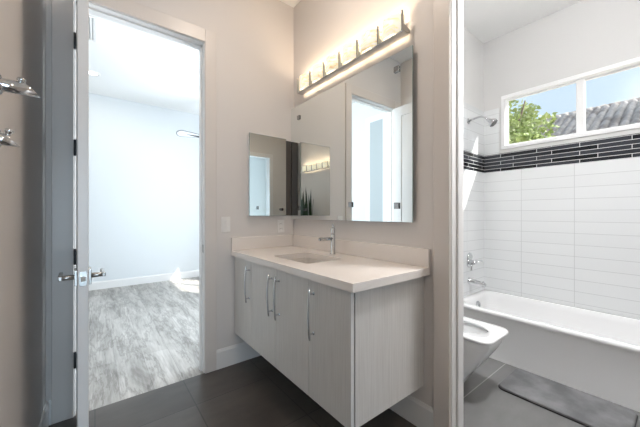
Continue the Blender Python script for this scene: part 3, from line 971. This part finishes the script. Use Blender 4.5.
bm = NB(); cyl(bm, (TCX0, 1.29, 0.804), (TCX0, 1.29, 0.810), 0.022, 0.022); obj('flush_button', bm, 'chrome', tl)

# ------------------------------------------------------------------ bath mat
mt = thing('bath_mat', (2.372, 0.5, 0), 'grey plush bath mat with rounded corners on the floor along the tub', 'bath mat')
bm = NB()
def mr(e): return rrect(2.178 + e, 2.562 - e, 0.188 + e, 0.822 - e, 0.045, 6)
loft(bm, [ring_z(mr(0), 0.0005), ring_z(mr(0), 0.006), ring_z(mr(0.002), 0.0075)], cap0=True, cap1=True); obj('rubber_backing', bm, 'black', mt, label='black rubber backing edge')
bm = NB()
loft(bm, [ring_z(mr(0.005), 0.0076), ring_z(mr(0.003), 0.012), ring_z(mr(0.007), 0.018), ring_z(mr(0.015), 0.020)], cap0=True, cap1=True); obj('pile', bm, 'mat', mt)

# ------------------------------------------------------------------ ceiling lights, fan, vent
def downlight(x, y, z, label, power, color, size=0.14):  # used for the bedroom fixture and for the added fill lamps
    t = thing('recessed_light', (x, y, z - 0.004), label, 'ceiling light', 'recessed ceiling lights')
    bm = NB(); lathe(bm, (x, y, z), (0, 0, -1), [(0, 0.062), (0, 0.092), (0.004, 0.092), (0.008, 0.080), (0.006, 0.066), (0, 0.062)], 32); obj('trim_ring', bm, 'white_trim', t)
    bm = NB(); lathe(bm, (x, y, z), (0, 0, -1), [(0, 0), (0, 0.062), (0.003, 0.062), (0.004, 0)], 32); obj('lens', bm, 'lens', t)
    if power:
        d = bpy.data.lights.new('lamp', 'AREA'); d.shape = 'DISK'; d.size = size; d.energy = power; d.color = color
        o = bpy.data.objects.new('lamp', d); C.objects.link(o); o.parent = t; o.location = (0, 0, -0.012)
    return t
downlight(0.76, 1.25, CH, 'unseen fill light added in the ceiling in front of the vanity', 10, (1.0, 0.85, 0.72))  # out-of-view lamp added to brighten the vanity area
downlight(0.45, -0.75, CH, 'unseen fill light added in the ceiling behind the camera', 9, (1.0, 0.85, 0.72))  # another added fill lamp, never in view
dl = thing('dome_light', (1.80, 0.20, BCH - 0.09), 'white dome ceiling light over the bathroom floor', 'ceiling light')
bm = NB(); lathe(bm, (1.80, 0.20, BCH), (0, 0, -1), [(0, 0), (0, 0.17), (0.018, 0.17), (0.022, 0.165), (0.022, 0)], 36); obj('base_plate', bm, 'white_trim', dl)
bm = NB(); lathe(bm, (1.80, 0.20, BCH - 0.0221), (0, 0, -1), [(0, 0.155), (0.02, 0.15), (0.045, 0.12), (0.062, 0.07), (0.068, 0)], 36); obj('dome', bm, 'lens', dl)
d = bpy.data.lights.new('lamp', 'POINT'); d.energy = 20; d.color = (0.97, 0.98, 1.0); d.shadow_soft_size = 0.10
o = bpy.data.objects.new('lamp', d); C.objects.link(o); o.parent = dl; o.location = (0, 0, -0.22)
d = bpy.data.lights.new('lamp_down', 'AREA'); d.shape = 'DISK'; d.size = 0.30; d.energy = 21; d.color = (0.97, 0.98, 1.0); d.spread = math.radians(120)
o = bpy.data.objects.new('lamp_down', d); C.objects.link(o); o.parent = dl; o.location = (0, 0, -0.01)
downlight(-0.03, 4.92, RCH, 'recessed ceiling light in the bedroom, seen beside the open door', 5, (1.0, 0.85, 0.6))

cv = thing('ceiling_vent', (-0.15, 3.75, RCH - 0.02), 'white rectangular air vent in the bedroom ceiling by the open door', 'vent')
bm = NB()
rx0, rx1, ry0, ry1 = -0.34, 0.016, 3.49, 3.99
box(bm, rx0, rx1, ry0, ry0 + 0.03, RCH - 0.014, RCH, 0.002, 1); box(bm, rx0, rx1, ry1 - 0.03, ry1, RCH - 0.014, RCH, 0.002, 1)
box(bm, rx0, rx0 + 0.03, ry0 + 0.03, ry1 - 0.03, RCH - 0.014, RCH, 0.002, 1); box(bm, rx1 - 0.03, rx1, ry0 + 0.03, ry1 - 0.03, RCH - 0.014, RCH, 0.002, 1)
obj('frame', bm, 'plastic', cv)
bm = NB()
for k in range(12):
    xx = rx0 + 0.04 + k * 0.024
    prism(bm, [(xx, RCH - 0.013), (xx + 0.003, RCH - 0.013), (xx + 0.015, RCH - 0.001), (xx + 0.012, RCH - 0.001)], 'y', ry0 + 0.03, ry1 - 0.03)
obj('louvre', bm, 'plastic', cv)

FCX, FCY, FCZ = 1.545, 4.87, 2.452
fan = thing('ceiling_fan', (FCX, FCY, FCZ), 'white-bladed ceiling fan in the bedroom, one blade showing past the casing', 'ceiling fan')
bm = NB()
lathe(bm, (FCX, FCY, FCZ - 0.10), (0, 0, 1), [(0, 0), (0, 0.05), (0.03, 0.085), (0.06, 0.09), (0.14, 0.09), (0.17, 0.06), (0.18, 0.02), (0.18, 0)]); obj('motor_housing', bm, 'hinge', fan)
bm = NB(); cyl(bm, (FCX, FCY, FCZ + 0.07), (FCX, FCY, RCH - 0.03), 0.013); lathe(bm, (FCX, FCY, RCH), (0, 0, -1), [(0, 0), (0, 0.07), (0.04, 0.06), (0.06, 0.02), (0.06, 0)]); obj('downrod', bm, 'hinge', fan)
for k in range(3):
    ang = PI + math.radians(-2) + k * 2 * PI / 3
    Rz = Matrix.Rotation(ang, 4, 'Z'); Rx = Matrix.Rotation(math.radians(22), 4, 'X')
    Tm = Matrix.Translation((FCX, FCY, FCZ)) @ Rz @ Rx
    def blade(bm, e, z0, z1):
        out = []
        for i in range(33):
            a = -PI / 2 + PI * i / 32
            out.append((0.47 + math.cos(a) * (0.085 - e), math.sin(a) * (0.085 - e)))
        out.append((0.15 + e, 0.035 - e * 0.6)); out.append((0.15 + e, -0.035 + e * 0.6))
        A = [bm.verts.new(Tm @ Vector((x, y, z0))) for x, y in out]; B = [bm.verts.new(Tm @ Vector((x, y, z1))) for x, y in out]
        for i in range(len(out)):
            j = (i + 1) % len(out); bm.faces.new((A[i], A[j], B[j], B[i]))
        bm.faces.new(list(reversed(A))); bm.faces.new(B)
    bm = NB(); blade(bm, 0.0, -0.004, 0.004); bl = obj('blade', bm, 'fan_grey', fan)
    bm = NB(); blade(bm, 0.016, -0.0055, 0.0055); obj('blade_face', bm, 'fan_white', bl)
    bm = NB(); tube(bm, [Tm @ Vector((0.06, 0, -0.012)), Tm @ Vector((0.16, 0, -0.014)), Tm @ Vector((0.30, 0, -0.010)), Tm @ Vector((0.40, 0, -0.006))], [0.020, 0.020, 0.010, 0.003], 10); obj('blade_iron', bm, 'hinge', bl)

# panelled closet door standing in the bedroom's near left corner (shows in the big mirror)
cd = bpy.data.objects.new('door_2', None); C.objects.link(cd); cd['kind'] = 'structure'; cd.location = (-0.55, 3.05, 0)
tag(cd, 'narrow pale grey closet door in the bedroom, reflected in the large mirror', 'door')
bm = NB(); box(bm, -0.72, -0.66, 2.72, 3.62, 0, RCH); struct('wall_bedroom_closet', bm, 'bed_wall')
bm = NB(); rect_frame(bm, -0.66, -0.642, 2.80, 3.24, 0.0, 2.74, 0.09); obj('door_frame', bm, 'white_trim', cd)
bm = NB(); box(bm, -0.66, -0.648, 2.89, 3.15, 0.09, 2.65); obj('door_panel', bm, mat('closet_door_grey', (0.42, 0.46, 0.48), 0.4), cd)

# ------------------------------------------------------------------ reeds planter in the alcove (only its reflection shows)
pl = thing('potted_plant', (-0.62, -0.62, 0), 'tall dark snake plant in a grey planter reflected in the small mirror', 'plant')
bm = NB(); loft(bm, [ring_z(rrect(-0.76, -0.48, -0.92, -0.32, .03), 0.0), ring_z(rrect(-0.77, -0.47, -0.93, -0.31, .03), 0.85), ring_z(rrect(-0.75, -0.49, -0.91, -0.33, .03), 0.85), ring_z(rrect(-0.75, -0.49, -0.91, -0.33, .03), 0.80)], cap0=True, cap1=True, smooth=False); obj('planter', bm, 'pot', pl)
for k in range(17):
    bm = NB()
    bx, by = -0.62 + random.uniform(-.08, .08), -0.88 + k * 0.032
    hh = random.uniform(1.45, 1.80); lx, ly = random.uniform(-.04, .04), random.uniform(-.03, .03); tw = random.uniform(0, PI)
    rg = []
    for s in range(7):
        q = s / 6.0; w_ = 0.028 * (1 - q ** 3) + 0.001
        cx, cy, cz = bx + lx * q * q, by + ly * q * q, 0.80 + (hh - 0.80) * q
        a = tw + q * 0.8
        rg.append([(cx + math.cos(a) * w_, cy + math.sin(a) * w_, cz), (cx - math.sin(a) * 0.004, cy + math.cos(a) * 0.004, cz), (cx - math.cos(a) * w_, cy - math.sin(a) * w_, cz), (cx + math.sin(a) * 0.004, cy - math.cos(a) * 0.004, cz)])
    loft(bm, rg, cap0=True, cap1=True); obj('leaf', bm, 'leaf_dark', pl)

# ------------------------------------------------------------------ outside the bathroom window
nh = thing('neighbour_house', (15.0, -4.6, -0.3), 'neighbouring house with a grey-brown tiled roof outside the bathroom window', 'house')
RX0, RX1, RZ0, RZ1, RY0, RY1 = 10.4, 15.0, 2.64, 5.12, -15.0, 5.8
bm = NB()
colw, ncol = 0.23, int((RY1 - RY0) / 0.23)
ncour = 13; sub = 8
grid = []
slope = Vector((RX1 - RX0, 0, RZ1 - RZ0)); nrm = Vector((-slope.z, 0, slope.x)).normalized()
rows = []
for c in range(ncour):
    rows += [(c / ncour, 0.075), ((c + 0.98) / ncour, 0.005)]
for q, lift in rows:
    row = []
    for i in range(ncol * sub + 1):
        y = RY0 + i * colw / sub
        wv_ = 0.125 * abs(math.sin(PI * (i / sub))) ** 0.9
        p = Vector((RX0, y, RZ0)) + slope * q + nrm * (wv_ + lift)
        row.append(bm.verts.new(p))
    grid.append(row)
for a, b_ in zip(grid, grid[1:]):
    for i in range(len(a) - 1):
        bm.faces.new((a[i], a[i + 1], b_[i + 1], b_[i])).smooth = True
obj('roof', bm, 'roof', nh)
bm = NB()
k = 0; y = RY0
while y < RY1 - 0.1:
    tube(bm, [(RX1, y, RZ1 + 0.055), (RX1, y + 0.38, RZ1 + 0.045)], [0.105, 0.090], 12); y += 0.36
obj('ridge_tiles', bm, 'roof', nh)
bm = NB(); prism(bm, [(RX1 + 0.05, RZ1), (RX1 + 4.6, RZ0), (RX1 + 4.6, RZ0 - 0.06), (RX1, RZ1 - 0.12), (RX0, RZ0 - 0.1), (RX0, RZ0 - 0.01), (RX1, RZ1 - 0.02)], 'y', RY0, RY1); obj('roof_deck', bm, 'bark', nh)
bm = NB(); box(bm, RX0 + 0.5, RX1 + 4.0, RY0 + 0.4, RY1 - 0.4, -0.3, RZ0 + 0.1); obj('house_wall', bm, 'stucco', nh)
bm = NB(); box(bm, 3.6, 24, -18, 12, -0.4, -0.3); struct('ground', bm, 'stucco')

tr_ = thing('garden_tree', (4.95, 1.72, -0.3), 'light green leafy tree outside the left pane of the bathroom window', 'tree')
bm = NB()
tube(bm, [(4.95, 1.72, -0.3), (4.97, 1.74, 0.6), (4.93, 1.70, 1.4), (4.95, 1.72, 1.9)], [0.09, 0.075, 0.06, 0.03], 10)
for k in range(9):
    a = k * 2.4; r_ = 0.32
    tube(bm, [(4.95, 1.72, 1.1 + k * 0.09), (4.95 + math.cos(a) * r_ * .5, 1.72 + math.sin(a) * r_ * .5, 1.75 + k * 0.09), (4.95 + math.cos(a) * r_, 1.72 + math.sin(a) * r_, 2.1 + k * 0.1)], [0.03, 0.02, 0.008], 7)
obj('trunk', bm, 'bark', tr_)
bm = NB()
rnd = random.Random(3)
clumps = []
for k in range(64):
    while True:
        v = Vector((rnd.uniform(-1, 1), rnd.uniform(-1, 1), rnd.uniform(-1, 1)))
        if v.length < 1:
            break
    clumps.append((Vector((4.95 + v.x * 0.60, (1.66 if k < 44 else 1.40) + v.y * (0.42 if k < 44 else 0.30), (2.30 if k < 44 else 2.08) + v.z * (0.70 if k < 44 else 0.28))), rnd.uniform(0.12, 0.26)))
for c, rad in clumps:
    for k in range(95):
        v = Vector((rnd.gauss(0, 1), rnd.gauss(0, 1), rnd.gauss(0, 1))).normalized() * rad * rnd.uniform(0.4, 1.0)
        p = c + v
        u = Vector((rnd.gauss(0, 1), rnd.gauss(0, 1), rnd.gauss(0, 0.6))).normalized()
        w = u.cross(Vector((rnd.gauss(0, 1), rnd.gauss(0, 1), rnd.gauss(0, 1)))).normalized()
        ln, wd = rnd.uniform(0.05, 0.085), rnd.uniform(0.016, 0.028)
        nn = u.cross(w) * 0.006
        a0, a1, a2, a3 = (bm.verts.new(q) for q in (p, p + u * ln * .45 + w * wd + nn, p + u * ln, p + u * ln * .45 - w * wd + nn))
        bm.faces.new((a0, a1, a2)); bm.faces.new((a0, a2, a3))
obj('foliage', bm, 'leaf', tr_, recalc=False)
